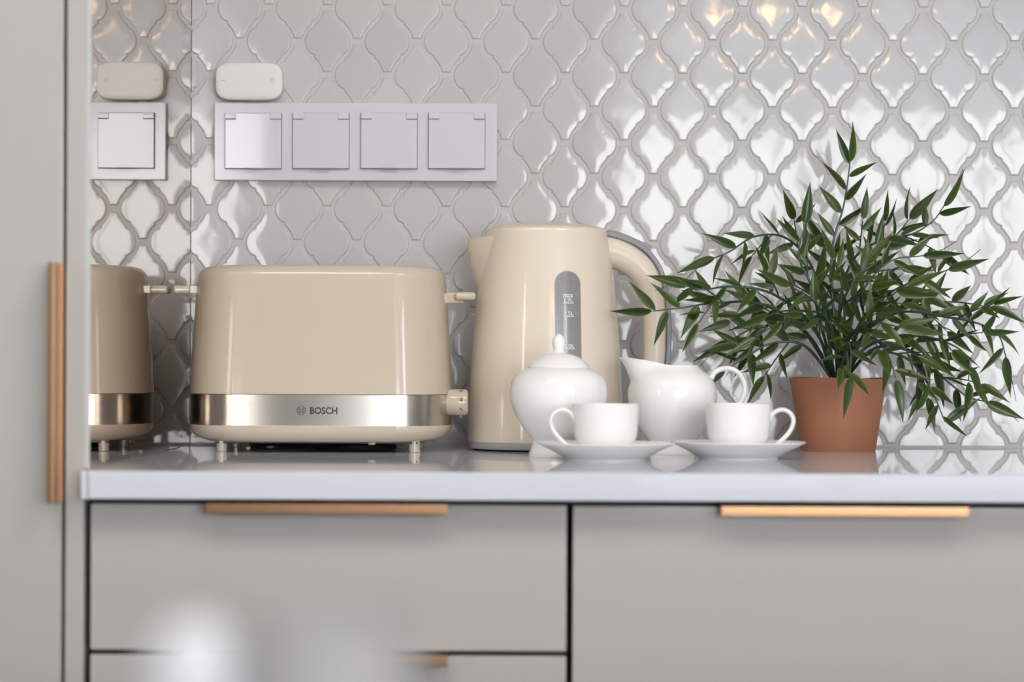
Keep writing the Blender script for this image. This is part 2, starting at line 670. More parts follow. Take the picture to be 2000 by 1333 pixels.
XS0, XS1 = XR1 + 0.004, 1.60
cab = thing('base_cabinet', 'grey gloss base unit at the far right end of the worktop', 'cabinet', ((XS0 + XS1) / 2, -0.3, 0))
obj('carcass', box_bm(XS0 - 0.0015, XS1, YF + 0.021, -0.01, 0.10, CT - 0.0227), 'carcass', cab, False)
obj('plinth', box_bm(XS0, XS1, YF + 0.06, YF + 0.075, 0.0, 0.10), 'lacquer', cab, False)
for xa_, xb_ in ((XS0, (XS0 + XS1) / 2 - 0.002), ((XS0 + XS1) / 2 + 0.002, XS1)):
    d = obj('cabinet_door', box_bm(xa_, xb_, YF, YF + 0.019, 0.105, Z1 - 0.0004, bevel=0.0012), 'lacquer', cab)
    pull('handle', (xa_ + xb_) / 2 - 0.1, (xa_ + xb_) / 2 + 0.1, Z1 - 0.0004, d)

tall = thing('tall_cabinet', 'tall light grey cabinet at the left edge with vertical brass pull', 'cabinet', (-0.66, -0.3, 0))
PX0 = px_x(127.5)
DX1 = px_x(120.5)
obj('carcass', box_bm(-0.97, PX0 - 0.0005, YF + 0.021, -0.002, 0.0, 2.4), 'carcass', tall, False)
ep = obj('end_panel', box_bm(PX0, MX - 0.0042, YF, -0.002, 0.0, 2.4, bevel=0.0008), 'lacquer', tall)
mp = obj('mirror_panel', box_bm(MX - 0.004, MX, YF, 0.0005, CT - 0.02, 2.4), 'mirror', tall, False)
mp['label'] = 'bronze tinted mirror facing the worktop'
obj('mirror_edge', box_bm(MX - 0.004, MX, YF - 0.0006, YF - 0.0001, CT + 0.001, 2.4), 'glass_edge', mp, False)
dr = obj('door', box_bm(-0.97, DX1, YF, YF + 0.019, 0.08, 2.395, bevel=0.0012), 'lacquer', tall)
# vertical lip pull on the door's free edge
za, zb = at(105, 985, YF - 0.03).z, at(105, 512, YF - 0.03).z
xa = at(92, 700, YF - 0.03).x
bm = box_bm(xa, xa + 0.0052, YF - 0.030, YF - 0.0004, za, zb, bevel=0.0008)
box_bm(xa + 0.0044, DX1 + 0.0011, YF - 0.004, YF - 0.0004, za, zb, bevel=0.0004, bm=bm)
obj('handle', bm, 'brass', dr)

# ================================================================== TOASTER
TY = -0.135
TC = at(629, 700, TY).x
t = thing('toaster', 'cream two-slice toaster with a brushed steel band beside the mirror', 'toaster', (TC, TY, CT))


def toaster_outline(hw, hd, bow=0.0018):
    """flat-ish front, a quick turn at each front corner, then a long curve round the end"""
    fl = hw * 0.60                              # half length of the flat front
    a0 = math.radians(9)
    rs_ = hw * 0.075                            # quick turn
    x1, y1 = fl + rs_ * math.sin(a0), hd - rs_ * (1 - math.cos(a0))
    # ellipse-like end from (x1, y1) heading a0 to (hw, 0) heading 90 degrees
    q = []
    for i in range(1, 15):
        q.append((fl * (i / 14), hd + bow * (1 - (i / 14) ** 2)))
    for i in range(1, 7):
        a = a0 * i / 6
        q.append((fl + rs_ * math.sin(a), hd - rs_ * (1 - math.cos(a))))
    ex, ey = hw - x1, y1
    # cubic bezier end cap
    P0 = Vector((x1, y1))
    P3 = Vector((hw, 0))
    P1 = P0 + Vector((math.cos(a0), -math.sin(a0))) * ex * 0.62
    P2 = P3 + Vector((0, 1)) * ey * 0.60
    for i in range(1, 17):
        u = i / 16
        q.append(tuple((1 - u) ** 3 * P0 + 3 * (1 - u) ** 2 * u * P1 + 3 * (1 - u) * u * u * P2 + u ** 3 * P3))
    full = [(0, hd + bow)] + q                   # quarter: top centre -> right middle
    out = full[::-1]                             # right middle -> back centre
    out = out + [(-x, y) for x, y in full[1:]]
    out = out + [(-x, -y) for x, y in full[::-1][1:]]
    out = out + [(x, -y) for x, y in full[1:-1]]
    return out


def tring(z, hw, hd, r=0.0, bow=0.0018):
    return [(TC + x, TY + y, z) for x, y in toaster_outline(hw, hd, bow)]


HWB, HWT, HDB, HDT = 0.1300, 0.1232, 0.0885, 0.0790
ZB0, ZB1, ZTOP = 0.9263, 0.9558, 1.0812


def mix(a, b, k):
    return a + (b - a) * k


rs = []
for z, k, ins in ((ZB1 + 0.0002, 0, 0.0015), (ZB1 + 0.0006, 0, 0.0), (0.985, 0.22, 0), (1.015, 0.48, 0), (1.045, 0.74, 0), (1.067, 0.97, 0)):
    rs.append(tring(z, mix(HWB, HWT, k) - ins, mix(HDB, HDT, k) - ins, 0.052))
for a in range(1, 8):
    a = a / 7 * PI / 2
    i_ = 0.012 * (1 - math.cos(a))
    rs.append(tring(1.0690 + 0.0122 * math.sin(a), HWT - i_, HDT - i_, max(0.052 - i_ * 0.6, 0.01)))
rs.append(tring(ZTOP + 0.0003, HWT - 0.03, HDT - 0.03, 0.03))
obj('body', rings_bm(rs), 'cream', t, True)
for s in (-1, 1):
    obj('bread_slot', box_bm(TC - 0.072, TC + 0.072, TY + s * 0.024 - 0.012, TY + s * 0.024 + 0.012, ZTOP - 0.0005, ZTOP + 0.0006, bevel=0.0003), 'black', t)
rs = [tring(ZB0 - 0.0002, HWB - 0.0009, HDB - 0.0009, 0.052), tring(ZB1, HWB - 0.0011, HDB - 0.0011, 0.052)]
band = obj('steel_band', rings_bm(rs), 'steel', t)
rs = [tring(ZB0 + 0.0003, HWB - 0.002, HDB - 0.002, 0.052), tring(ZB0 - 0.0004, HWB - 0.0002, HDB - 0.0002, 0.052)]
for a in range(0, 9):
    a = a / 8 * PI / 2
    rs.append(tring(0.9235 - 0.0135 * math.sin(a), HWB - 0.0002 - 0.024 * (1 - math.cos(a)), HDB - 0.0002 - 0.012 * (1 - math.cos(a)), 0.050))
obj('bottom_tray', rings_bm(rs), 'cream', t)
fz = CT + 0.0113
for fx in (-0.2813, -0.0946):
    for fy in (-0.196, -0.074):
        obj('foot', lathe_bm([(0.0046, 0), (0.0052, 0.0006), (0.0054, 0.0113)], (fx, fy, CT), 24), 'cream', t)
obj('foot_stud', lathe_bm([(0.003, 0), (0.0042, 0.0012), (0.0042, 0.004)], (at(726, 870, -0.2).x, -0.2, 0.9072), 20), 'cream', t)


def band_y(x):
    k = 1 - ((x - TC) / (HWB * 0.60)) ** 2
    return TY - (HDB - 0.0011) - 0.0018 * k - 0.00015


def on_band(x, z):
    return Vector((x, band_y(x), z))


p0, p1 = at(605, 809.5, -0.227), at(658.5, 796, -0.227)
text_fit('BOSCH', p0.x, p1.x, p0.z, p1.z, on_band, 'dark', 'lettering', band, bold=0.03)
lc = at(588, 802.5, -0.227)
lr = 9.2 * (CAM_D - 0.227) / F_PX
bm = bmesh.new()


def flat_poly(bm, pts):
    vs = [bm.verts.new(on_band(lc.x + x * lr, lc.z + z * lr)) for x, z in pts]
    bm.faces.new(vs)


def arc(r, a0, a1, n=14):
    return [(r * math.cos(math.radians(a0 + (a1 - a0) * i / n)), r * math.sin(math.radians(a0 + (a1 - a0) * i / n))) for i in range(n + 1)]


N = 40
for i in range(N):
    a0, a1 = 360 * i / N, 360 * (i + 1) / N
    flat_poly(bm, arc(1.0, a0, a1, 1) + arc(0.90, a1, a0, 1))
for sgn in (-1, 1):
    flat_poly(bm, [(sgn * 0.30, -0.72), (sgn * 0.42, -0.70), (sgn * 0.42, 0.70), (sgn * 0.30, 0.72)])
    arc_o = [(sgn * abs(x), z) for x, z in arc(0.80, -58, 58, 12)]
    arc_i = [(sgn * abs(x), z) for x, z in arc(0.70, 58, -58, 12)]
    for i in range(12):
        flat_poly(bm, [arc_o[i], arc_o[i + 1], arc_i[11 - i], arc_i[12 - i]])
    flat_poly(bm, [(-0.30, sgn * 0.17), (0.30, sgn * 0.17), (0.30, sgn * 0.29), (-0.30, sgn * 0.29)])
obj('logo', bm, 'dark', band, smooth=False)

# side levers
a, b = at(866, 572, TY), at(906, 593.5, TY)
lv = obj('lever', box_bm(a.x - 0.006, b.x, TY - 0.007, TY + 0.007, b.z, a.z, bevel=0.002, seg=3), 'cream', t)
a, b = at(889, 571.5, TY), at(929.5, 587.5, TY)
obj('lever_tab', box_bm(a.x, b.x, TY - 0.016, TY + 0.012, b.z, a.z, bevel=0.0035, seg=4), 'cream', lv)
a, b = at(341, 558.5, TY), at(384, 575, TY)
lv = obj('lever', box_bm(a.x, b.x, TY - 0.014, TY + 0.012, b.z, a.z, bevel=0.0032, seg=4), 'cream', t)
a, b = at(374, 557.5, TY), at(392, 576, TY)
obj('lever_bracket', box_bm(a.x, b.x + 0.006, TY - 0.016, TY + 0.008, b.z, a.z, bevel=0.0015, seg=3), 'cream', lv)
# browning dial on the right flank, axis along x
KY = -0.160
a, b = at(881, 760.5, KY), at(914.5, 811.5, KY)
kr, kz = (a.z - b.z) / 2, (a.z + b.z) / 2
prof = [(kr * 0.9, a.x - 0.006), (kr, a.x - 0.004), (kr, b.x - 0.003), (kr - 0.0008, b.x - 0.0012), (kr - 0.0028, b.x)]
rings = [[(x, KY + r * math.cos(2 * PI * i / 48), kz + r * math.sin(2 * PI * i / 48)) for i in range(48)] for r, x in prof]
dial = obj('dial', rings_bm(rings), 'cream', t)


def on_dial(x, z):
    dz = max(-kr, min(kr, z - kz))
    return Vector((x, KY - math.sqrt(kr * kr - dz * dz) - 0.0001, z))


for txt, y0, y1 in (('5', 762.5, 766.5), ('6', 777.5, 785), ('7', 796, 803.5)):
    c0, c1 = at(897, y1, KY - kr), at(904, y0, KY - kr)
    text_fit(txt, c0.x, c1.x, c0.z, c1.z, on_dial, 'dark', 'numeral', dial, bold=0.01, rot=True)
# flex coiled under the body
pts = [(-0.262, -0.10, CT + 0.0035), (-0.24, -0.165, CT + 0.0035), (-0.20, -0.13, CT + 0.0035), (-0.16, -0.17, CT + 0.0038), (-0.12, -0.15, CT + 0.0035),
       (-0.13, -0.10, CT + 0.0035), (-0.19, -0.09, CT + 0.0036), (-0.25, -0.12, CT + 0.008), (-0.19, -0.15, CT + 0.0075), (-0.12, -0.12, CT + 0.0072)]
obj('power_cord', sweep_bm([Vector(p) for p in spline(pts, 10)], circle_sec(0.0031, seg=10), up=Vector((0, 0, 1))), 'black', t)
obj('underside', box_bm(TC - 0.098, TC + 0.098, TY - 0.066, TY + 0.066, 0.9082, 0.9105, bevel=0.0005), 'black', t)

# ================================================================== KETTLE
KEY = -0.105
KC = at(1066.5, 700, KEY).x
SK = F_PX / (CAM_D + KEY)
k_ = thing('kettle', 'cream electric kettle with a grey striped handle behind the sugar bowl', 'kettle', (KC, KEY, CT))
kprof = [(0.0785, 0.9085), (0.0787, 0.911), (0.0782, 0.925), (0.0773, 0.950), (0.0756, 0.985), (0.0731, 1.020), (0.0700, 1.055), (0.0664, 1.088), (0.0632, 1.110), (0.0617, 1.1195)]
kfine = spline(kprof, 4)


def krad(z):
    for (r0, z0), (r1, z1) in zip(kfine, kfine[1:]):
        if z0 <= z <= z1:
            return mix(r0, r1, (z - z0) / (z1 - z0))
    return kfine[0][0] if z < kfine[0][1] else kfine[-1][0]


prof = [(0.0770, 0.9080)] + kfine + [(0.0609, 1.1210), (0.0594, 1.1217)]
obj('body', lathe_bm([(r, z) for r, z in prof], (KC, KEY, 0), 96), 'cream_k', k_)
obj('lid', lathe_bm([(0.0596, 1.1205), (0.0592, 1.1222), (0.055, 1.1240), (0.045, 1.1262), (0.03, 1.1276), (0.012, 1.1282), (0.0005, 1.1283)], (KC, KEY, 0), 72), 'creamlid', k_)
obj('base', lathe_bm([(0.070, CT + 0.0006), (0.0782, CT + 0.0020), (0.0790, CT + 0.0035), (0.0788, CT + 0.0072), (0.0778, CT + 0.0086)], (KC, KEY, 0), 96), 'basegrey', k_)
obj('base_foot', lathe_bm([(0.072, CT), (0.0735, CT + 0.0022)], (KC, KEY, 0), 64), 'black', k_)
# spout: V-shaped, widest at the rim, running out into the body
rings = []
zt_l, zb_ = at(912, 467, KEY).z, at(936, 580, KEY).z
edge = spline([(913.5, 466.5), (914.5, 490), (918, 515), (923, 540), (929, 560), (937, 581)], 4)
n = len(edge)
crease = spline([(983, 459), (976, 483), (968.5, 507), (960.5, 531), (951.5, 556), (940, 583)], 4)
for (ex, ey), (cx_, cy_) in zip(edge, crease):
    pe, pc = at(ex, ey, KEY), at(cx_, cy_, KEY - 0.035)
    R = krad(pc.z)
    dx = pc.x - KC
    hw = math.sqrt(max(R * R - dx * dx, 1e-8))
    hw = min(hw, 0.046)
    ring = []
    for s in [i / 6 for i in range(-6, 7)]:
        # from back edge of the V (s=-1) through the lip (s=0) to the front edge (s=1)
        u = abs(s)
        lip = 0.16
        if u < lip:
            x = pe.x + (u / lip) ** 2 * lip * 0.5 * (pc.x - pe.x)
        else:
            x = mix(pe.x + lip * 0.5 * (pc.x - pe.x), pc.x + 0.002, (u - lip) / (1 - lip))
        zz = mix(pe.z, pc.z, u)
        ring.append((x, KEY - math.copysign(hw * (u ** 0.9), s), zz))
    for s in (1, 0, -1):
        ring.append((pc.x + 0.010, KEY - s * hw * 0.7, pc.z))
    rings.append(ring)
obj('spout', rings_bm(rings), 'cream_k', k_)
# handle: cream core with a grey outer strip
cl = spline([(1176, 488), (1204, 493), (1233, 508), (1258, 532), (1273, 565), (1279, 605), (1280, 660), (1277, 715), (1266, 765), (1243, 800), (1208, 815), (1190, 818)], 5)
path = [at(x, y, KEY) for x, y in cl]
np_ = len(path)


def hsec(kk, n):
    tt = kk / (n - 1)
    th = spline([(68,), (66,), (62,), (58,), (54,), (50,), (48,), (46,), (42,), (38,), (36,), (36,)], 5)[kk][0] / SK / 2
    w = mix(0.0165, 0.0135, tt)
    return [(x, y) for x, y in rrect(th, w, min(th, w) * 0.97, 7)]


obj('handle', sweep_bm(path, hsec), 'cream_h', k_)
oc = spline([(1181, 456), (1212, 465), (1243, 478), (1268, 497), (1287, 525), (1298, 560), (1304, 605), (1305.5, 660), (1302, 716), (1290, 768), (1264, 812), (1230, 833)], 5)
opath = [at(x, y, KEY) for x, y in oc]
hg = obj('handle_strip', sweep_bm(opath, lambda kk, n: rrect(0.0024, 0.0145, 0.0014, 3)), 'grey', k_)
sp = [at(x, y, KEY) for x, y in spline([(1186, 456.5), (1212, 464), (1243, 477), (1270, 489)], 5)]
obj('lid_switch', sweep_bm(sp, lambda kk, n: rrect(0.0040, 0.0105, 0.0012, 3)), 'grey', hg)


# water gauge on the front of the body
def on_kettle(off):
    def f(x, z):
        R = krad(z) + off
        dx = x - KC
        return Vector((x, KEY - math.sqrt(max(R * R - dx * dx, 0)), z))
    return f


gy = KEY - 0.07
g0 = at(1110, 530, gy)
g1 = at(1111, 752, gy)
hwid = 24.5 * (CAM_D + gy) / F_PX


def gauge_rings(grow, off):
    f = on_kettle(off)
    rows = []
    zt, zb2 = g0.z + grow, g1.z - grow
    hw = hwid + grow
    zs = [zt - hw * (1 - math.cos(PI / 2 * i / 10)) for i in range(11)] + [mix(zt - hw, zb2 + hw, i / 10) for i in range(1, 11)] + [zb2 + hw * (1 - math.sin(PI / 2 * i / 10)) for i in range(1, 11)]
    for z in zs:
        if z > zt - hw:
            w_ = math.sqrt(max(hw * hw - (z - zt + hw) ** 2, 1e-9))
        elif z < zb2 + hw:
            w_ = math.sqrt(max(hw * hw - (zb2 + hw - z) ** 2, 1e-9))
        else:
            w_ = hw
        xc = mix(g0.x - 0.0008, g1.x + 0.0002, (zt - z) / (zt - zb2))
        rows.append([f(xc + w_ * (i / 8 - 1), z) for i in range(17)])
    return rows


gf = obj('gauge_surround', rings_bm(gauge_rings(0.0007, 0.00015), False, False, closed=False), 'basegrey', k_)
gw = obj('water_gauge', rings_bm(gauge_rings(0.0, 0.0004), False, False, closed=False), 'gauge', k_)
fg = on_kettle(0.0007)
for txt, x0, x1, y0, y1 in (('max', 1100, 1119.5, 574.5, 581.5), ('1.7L', 1102, 1119.5, 583.5, 590), ('1.5L', 1103.5, 1120, 608.5, 616), ('1.0L', 1104, 1121.5, 672.5, 679.5)):
    a, b = at(x0, y1, gy), at(x1, y0, gy)
    text_fit(txt, a.x, b.x, a.z, b.z, fg, 'print_white', 'lettering', gw)
bm = bmesh.new()
for x0, x1, y in ((1100, 1120.5, 592), (1101, 1121.5, 617.8), (1102, 1123, 681.5)):
    a, b = at(x0, y + 0.8, gy), at(x1, y - 0.5, gy)
    vs = [[bm.verts.new(fg(mix(a.x, b.x, i / 6), z)) for i in range(7)] for z in (a.z, b.z)]
    for i in range(6):
        bm.faces.new((vs[0][i], vs[0][i + 1], vs[1][i + 1], vs[1][i]))
obj('scale_lines', bm, 'print_white', gw, smooth=False)

# ================================================================== PORCELAIN
# sugar bowl
SY = -0.278
SBC = at(1091, 800, SY).x
ss = (CAM_D + SY) / F_PX
y0 = 892.5
sb = thing('sugar_bowl', 'white porcelain sugar bowl with a knobbed lid in front of the kettle', 'sugar bowl', (SBC, SY, CT))


def pz(y, s=None, base=None):
    return ((base if base is not None else y0) - y) * (s if s is not None else ss)


bp_ = [(58, 892.5), (58.5, 889.5), (57, 884), (54, 877), (52, 868), (51.5, 862), (54, 857), (62, 847), (71, 835), (80, 820), (88, 804), (93.5, 787), (95.5, 769), (93.5, 752), (87.5, 739), (78, 729), (66, 722.5), (59, 719.5)]
pr = [(r * ss, pz(y)) for r, y in spline(bp_, 3)]
pr = [(52 * ss, 0.0004)] + pr + [(56 * ss, pz(719.2)), (55 * ss, pz(724))]
obj('bowl', lathe_bm(pr, (SBC, SY, CT), 80), 'porcelain', sb)
lp = [(60, 719.6), (60.5, 717.5), (58, 714.5), (53, 709), (45, 702.5), (35, 697), (24, 693), (15.5, 690.5), (12, 687.5), (11, 684.5), (12.2, 679), (13.3, 672), (12.4, 665), (9.6, 659), (5.5, 655), (1.5, 652.8)]
pr = [(40 * ss, pz(721))] + [(r * ss, pz(y)) for r, y in spline(lp, 3)] + [(0.00005, pz(652.5))]
obj('lid', lathe_bm(pr, (SBC, SY, CT), 72), 'porcelain', sb)


def cup_and_saucer(px, Y, ang, cup_label, saucer_label):
    s = (CAM_D - 0.364) / F_PX
    c = at(px, 850, Y)
    sa = thing('saucer', saucer_label, 'saucer', (c.x, Y, CT), 'espresso saucers')
    sp_ = [(77, 0.0), (79, 0.4), (79, 2.5), (84, 6), (98, 14), (114, 22), (128, 29), (134, 32.5), (134.5, 34), (133, 34.4), (120, 28.4), (100, 19.5), (82, 12), (62, 8.5), (44, 8.0), (30, 8), (8, 8)]
    pr = [(0.0002, 0.0012), (72 * s, 0.0012), (74 * s, 0.0)] + [(r * s, z * s) for r, z in spline(sp_, 2)] + [(0.0002, 8 * s)]
    obj('plate', lathe_bm(pr, (c.x, Y, CT), 96), 'porcelain', sa)
    cu = thing('espresso_cup', cup_label, 'cup', (c.x, Y, CT + 8 * s + 0.0002), 'espresso cups')
    z0 = CT + 8 * s + 0.0002
    H = 110.0
    out = [(30, 0), (33, 0.8), (33.5, 4), (36, 8), (44, 14), (52, 22), (58.5, 34), (62, 50), (63.8, 70), (64.8, 92), (65.4, H)]
    inn = [(63.6, H), (63.0, 90), (61.6, 68), (59.5, 50), (55.5, 36), (49, 25), (40, 18), (24, 15), (2, 14.5)]
    out = [(r, z * 0.92) for r, z in out]
    inn = [(r, z * 0.92) for r, z in inn]
    pr = [(r * s, z * s) for r, z in spline(out, 3)] + [(64.6 * s, H * 0.92 * s + 0.0003)] + [(r * s, z * s) for r, z in spline(inn, 3)]
    obj('bowl', lathe_bm(pr, (c.x, Y, z0), 72), 'porcelain', cu)
    # handle: teardrop loop in the plane at angle ang
    hp = spline([(60, 68), (66, 82), (78, 91), (92, 92), (104, 84), (109, 70), (104, 52), (92, 36), (77, 22), (64, 11), (50, 10)], 4)
    d = Vector((math.cos(ang), math.sin(ang), 0))
    path = [Vector((c.x, Y, z0)) + d * (r * s) + Vector((0, 0, z * s * 0.97)) for r, z in hp]
    obj('handle', sweep_bm(path, circle_sec(4.6 * s, 4.6 * s, 12, 1.5), up=Vector((-d.y, d.x, 0))), 'porcelain', cu)


cup_and_saucer(1183, -0.364, PI + 0.10, 'white espresso cup with its handle to the left, in front of the sugar bowl', 'white saucer under the cup in front of the sugar bowl')
cup_and_saucer(1442, -0.320, -0.12, 'white espresso cup with its handle to the right, beside the terracotta pot', 'white saucer beside the terracotta pot, right of the other saucer')

# creamer jug
CY = -0.207
CC = at(1313, 800, CY).x
cs = (CAM_D + CY) / F_PX
cr = thing('milk_jug', 'white porcelain milk jug with raised spout between the two cups', 'jug', (CC, CY, CT))
cb = 889.5
outer = [(44, 889.5), (45, 887), (44, 881), (42.5, 874), (43.5, 867), (48, 860), (58, 848), (69, 832), (78, 814), (84, 796), (87, 778), (86, 762), (81, 747), (72, 735), (60, 726), (53, 720), (51, 717)]
of = [(r, cb - y) for r, y in spline(outer, 3)]
inf = [(r - 3.0, z) for r, z in of[::-1] if z > 30] + [(30, 27), (10, 25), (0.3, 24.5)]
SEG = 80
ztop = of[-1][1]


def jug_ring(r, z):
    ring = []
    for i in range(SEG):
        a = 2 * PI * i / SEG
        dx, dy = math.cos(a), math.sin(a)
        k = max(0.0, (z - (ztop - 34)) / 34) if r > 20 else 0.0
        k = min(k, 1.0)
        k = k ** 1.7
        c_ = max(0.0, -dx)                       # spout points to -x
        wid = c_ ** 5
        wide = c_ ** 2.2
        rr = r + k * (55 * wid)
        lift = k * k * (15.5 * wide)
        ring.append((CC + rr * dx * cs, CY + rr * dy * cs * (1 - 0.25 * k * wid), CT + (z + lift) * cs))
    return ring


rings = [jug_ring(36, 1.2), jug_ring(40, 0)] + [jug_ring(r, z) for r, z in of] + [jug_ring(of[-1][0] - 1.2, ztop + 1.0)] + [jug_ring(r, z) for r, z in inf]
obj('body', rings_bm(rings), 'porcelain', cr)
hp = spline([(76, 742), (82, 731), (95, 723.5), (113, 722.5), (129, 731), (139, 748), (141, 766), (135, 785), (121, 800), (102, 809), (84, 812), (74, 812)], 4)
path = [Vector((CC + x * cs, CY, CT + (cb - y) * cs)) for x, y in hp]
obj('handle', sweep_bm(path, circle_sec(5.4 * cs, 5.0 * cs, 12, 1.5)), 'porcelain', cr)

# ================================================================== POTTED PLANT
PY = -0.100
sP = (CAM_D + PY) / F_PX
PC = at(1637, 800, PY).x
pp = thing('potted_plant', 'artificial bamboo plant with glossy green leaves in a terracotta pot', 'plant', (PC, PY, CT))
H = 0.0735
prof = [(0.030, 0.0004), (0.0372, 0.0), (0.0378, 0.0012), (0.0428, 0.036), (0.0488, H - 0.001), (0.0486, H), (0.0466, H), (0.0460, H - 0.004), (0.0455, H - 0.008), (0.001, H - 0.008)]
bm = lathe_bm(prof, (PC, PY, CT), 72)
for v in bm.verts:
    if v.co.z > CT + H - 0.0015:
        v.co.z += 0.0007 * math.sin(3 * math.atan2(v.co.y - PY, v.co.x - PC) + 1)
obj('pot', bm, 'terracotta', pp)
bm = lathe_bm([(0.0452, H - 0.0078), (0.044, H - 0.005), (0.03, H - 0.0035), (0.012, H - 0.003), (0.0005, H - 0.003)], (PC, PY, CT), 40)
for v in bm.verts:
    v.co.z += random.uniform(0, 0.0022)
obj('soil', bm, 'soil', pp)


def leaf_mesh(bend, fold, width):
    bm = bmesh.new()
    n = 11
    rim = {}
    rows = []
    for i in range(n + 1):
        u = i / n
        w = width * (math.sin(PI * min(1, u ** 0.60)) ** 1.15 if 0 < u < 1 else 0) * 1.04
        x = u
        zc = -bend * u * u
        row = []
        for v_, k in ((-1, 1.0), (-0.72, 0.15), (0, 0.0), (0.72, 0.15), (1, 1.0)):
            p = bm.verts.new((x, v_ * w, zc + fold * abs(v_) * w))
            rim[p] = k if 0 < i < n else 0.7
            row.append(p)
        rows.append(row)
    for a, b in zip(rows, rows[1:]):
        for j in range(4):
            bm.faces.new((a[j], a[j + 1], b[j + 1], b[j]))
    bm.verts.index_update()
    vals = [rim[v] for v in bm.verts]
    me = bpy.data.meshes.new('leaf')
    bm.to_mesh(me)
    bm.free()
    at_ = me.attributes.new('rim', 'FLOAT', 'POINT')
    at_.data.foreach_set('value', vals)
    me.materials.append(M['leaf'])
    me.shade_smooth()
    return me


LEAVES = [leaf_mesh(0.04, 0.35, 0.108), leaf_mesh(0.14, 0.25, 0.12), leaf_mesh(-0.06, 0.4, 0.10), leaf_mesh(0.22, 0.3, 0.112), leaf_mesh(0.08, 0.5, 0.125)]

# main stems: control points as (photo x, photo y, depth of the point)
BR = [
    # upright spike
    [(1636, 742, -.10), (1630, 640, -.10), (1624, 540, -.10), (1628, 470, -.10), (1646, 410, -.10), (1655, 360, -.10), (1660, 318, -.10)],
    # upper left arch
    [(1630, 742, -.10), (1612, 620, -.10), (1585, 520, -.11), (1535, 465, -.12), (1475, 462, -.13), (1425, 492, -.14), (1398, 503, -.14)],
    # left, long and low
    [(1630, 742, -.10), (1575, 650, -.12), (1490, 595, -.15), (1400, 592, -.17), (1330, 602, -.18), (1275, 608, -.18)],
    # left, middle
    [(1628, 742, -.11), (1590, 640, -.14), (1510, 575, -.17), (1430, 560, -.18), (1375, 566, -.19), (1345, 560, -.19)],
    # left, drooping
    [(1628, 742, -.11), (1570, 675, -.10), (1505, 672, -.10), (1455, 700, -.10), (1418, 722, -.10)],
    [(1632, 742, -.10), (1560, 640, -.09), (1480, 640, -.08), (1425, 665, -.08)],
    # upper right arch
    [(1642, 742, -.10), (1640, 600, -.10), (1665, 510, -.11), (1720, 470, -.12), (1780, 458, -.13), (1822, 432, -.13), (1842, 405, -.13)],
    [(1645, 742, -.09), (1670, 600, -.08), (1712, 500, -.07), (1750, 460, -.07), (1775, 430, -.07)],
    # right, upper
    [(1645, 742, -.10), (1680, 630, -.11), (1735, 575, -.13), (1790, 548, -.14), (1850, 528, -.15)],
    # right, long
    [(1648, 742, -.10), (1690, 650, -.12), (1760, 610, -.15), (1850, 620, -.17), (1910, 632, -.18), (1950, 655, -.18), (1964, 695, -.18)],
    [(1648, 742, -.10), (1700, 640, -.10), (1780, 600, -.10), (1860, 590, -.10), (1930, 600, -.11)],
    # right, lower
    [(1650, 742, -.10), (1690, 680, -.13), (1770, 655, -.15), (1850, 670, -.17), (1890, 700, -.17), (1892, 745, -.17)],
    [(1650, 742, -.10), (1700, 690, -.13), (1770, 700, -.15), (1815, 755, -.16), (1846, 825, -.16)],
    [(1650, 742, -.10), (1710, 680, -.11), (1790, 690, -.12), (1850, 745, -.13), (1890, 775, -.13), (1925, 785, -.13)],
    # front, falling over the pot
    [(1640, 742, -.12), (1645, 680, -.16), (1655, 665, -.19), (1662, 690, -.20), (1660, 735, -.20)],
    [(1645, 742, -.12), (1675, 670, -.17), (1705, 660, -.20), (1735, 695, -.21), (1750, 740, -.21)],
    # inner stems filling the crown
    [(1632, 742, -.11), (1605, 640, -.14), (1585, 560, -.16), (1560, 500, -.16), (1572, 440, -.16)],
    [(1636, 742, -.12), (1640, 620, -.17), (1660, 560, -.19), (1690, 520, -.19)],
    [(1640, 742, -.12), (1680, 640, -.17), (1720, 580, -.20), (1770, 560, -.21)],
    [(1634, 742, -.12), (1600, 660, -.18), (1550, 610, -.20), (1500, 615, -.21)],
    [(1640, 742, -.08), (1650, 640, -.06), (1640, 540, -.05), (1610, 480, -.05)],
    [(1640, 742, -.12), (1660, 660, -.19), (1700, 630, -.22), (1760, 640, -.23)],
    [(1640, 742, -.12), (1625, 650, -.19), (1590, 590, -.22), (1545, 560, -.23)],
    [(1640, 742, -.10), (1655, 640, -.13), (1690, 560, -.14), (1740, 510, -.14), (1800, 500, -.14)],
]
rnd = random.Random(23)
leaf_list = []       # (branch index, matrix, mesh index, size)


def sample_path(ctrl, n=7):
    P = [tuple(at(x, y, d)) for x, y, d in ctrl]
    return [Vector(p) for p in spline(P, n)]


def leaves_along(bi, path, start, step, lmin, lmax, tip=True):
    """alternate leaves along a stem from fraction start"""
    acc, side, L = 0.0, 1, 0.0
    tot = sum((b - a).length for a, b in zip(path, path[1:]))
    nxt = tot * start
    for a, b in zip(path, path[1:]):
        seg = (b - a).length
        while L + seg >= nxt:
            p = a.lerp(b, (nxt - L) / seg)
            t_ = (b - a).normalized()
            ang = side * math.radians(rnd.uniform(24, 62))
            roll = rnd.uniform(-0.9, 0.9)
            nrm = Vector((0, -1, 0)) + Vector((rnd.uniform(-.5, .5), 0, rnd.uniform(-.2, .8)))
            add_leaf(bi, p, t_, ang, nrm, rnd.uniform(lmin, lmax), roll)
            side = -side
            nxt += step * rnd.uniform(0.7, 1.3)
        L += seg
    if tip:
        add_leaf(bi, path[-1], (path[-1] - path[-2]).normalized(), rnd.uniform(-.15, .15), Vector((rnd.uniform(-.4, .4), -1, rnd.uniform(-.2, .7))), lmax * 1.05, rnd.uniform(-.5, .5))


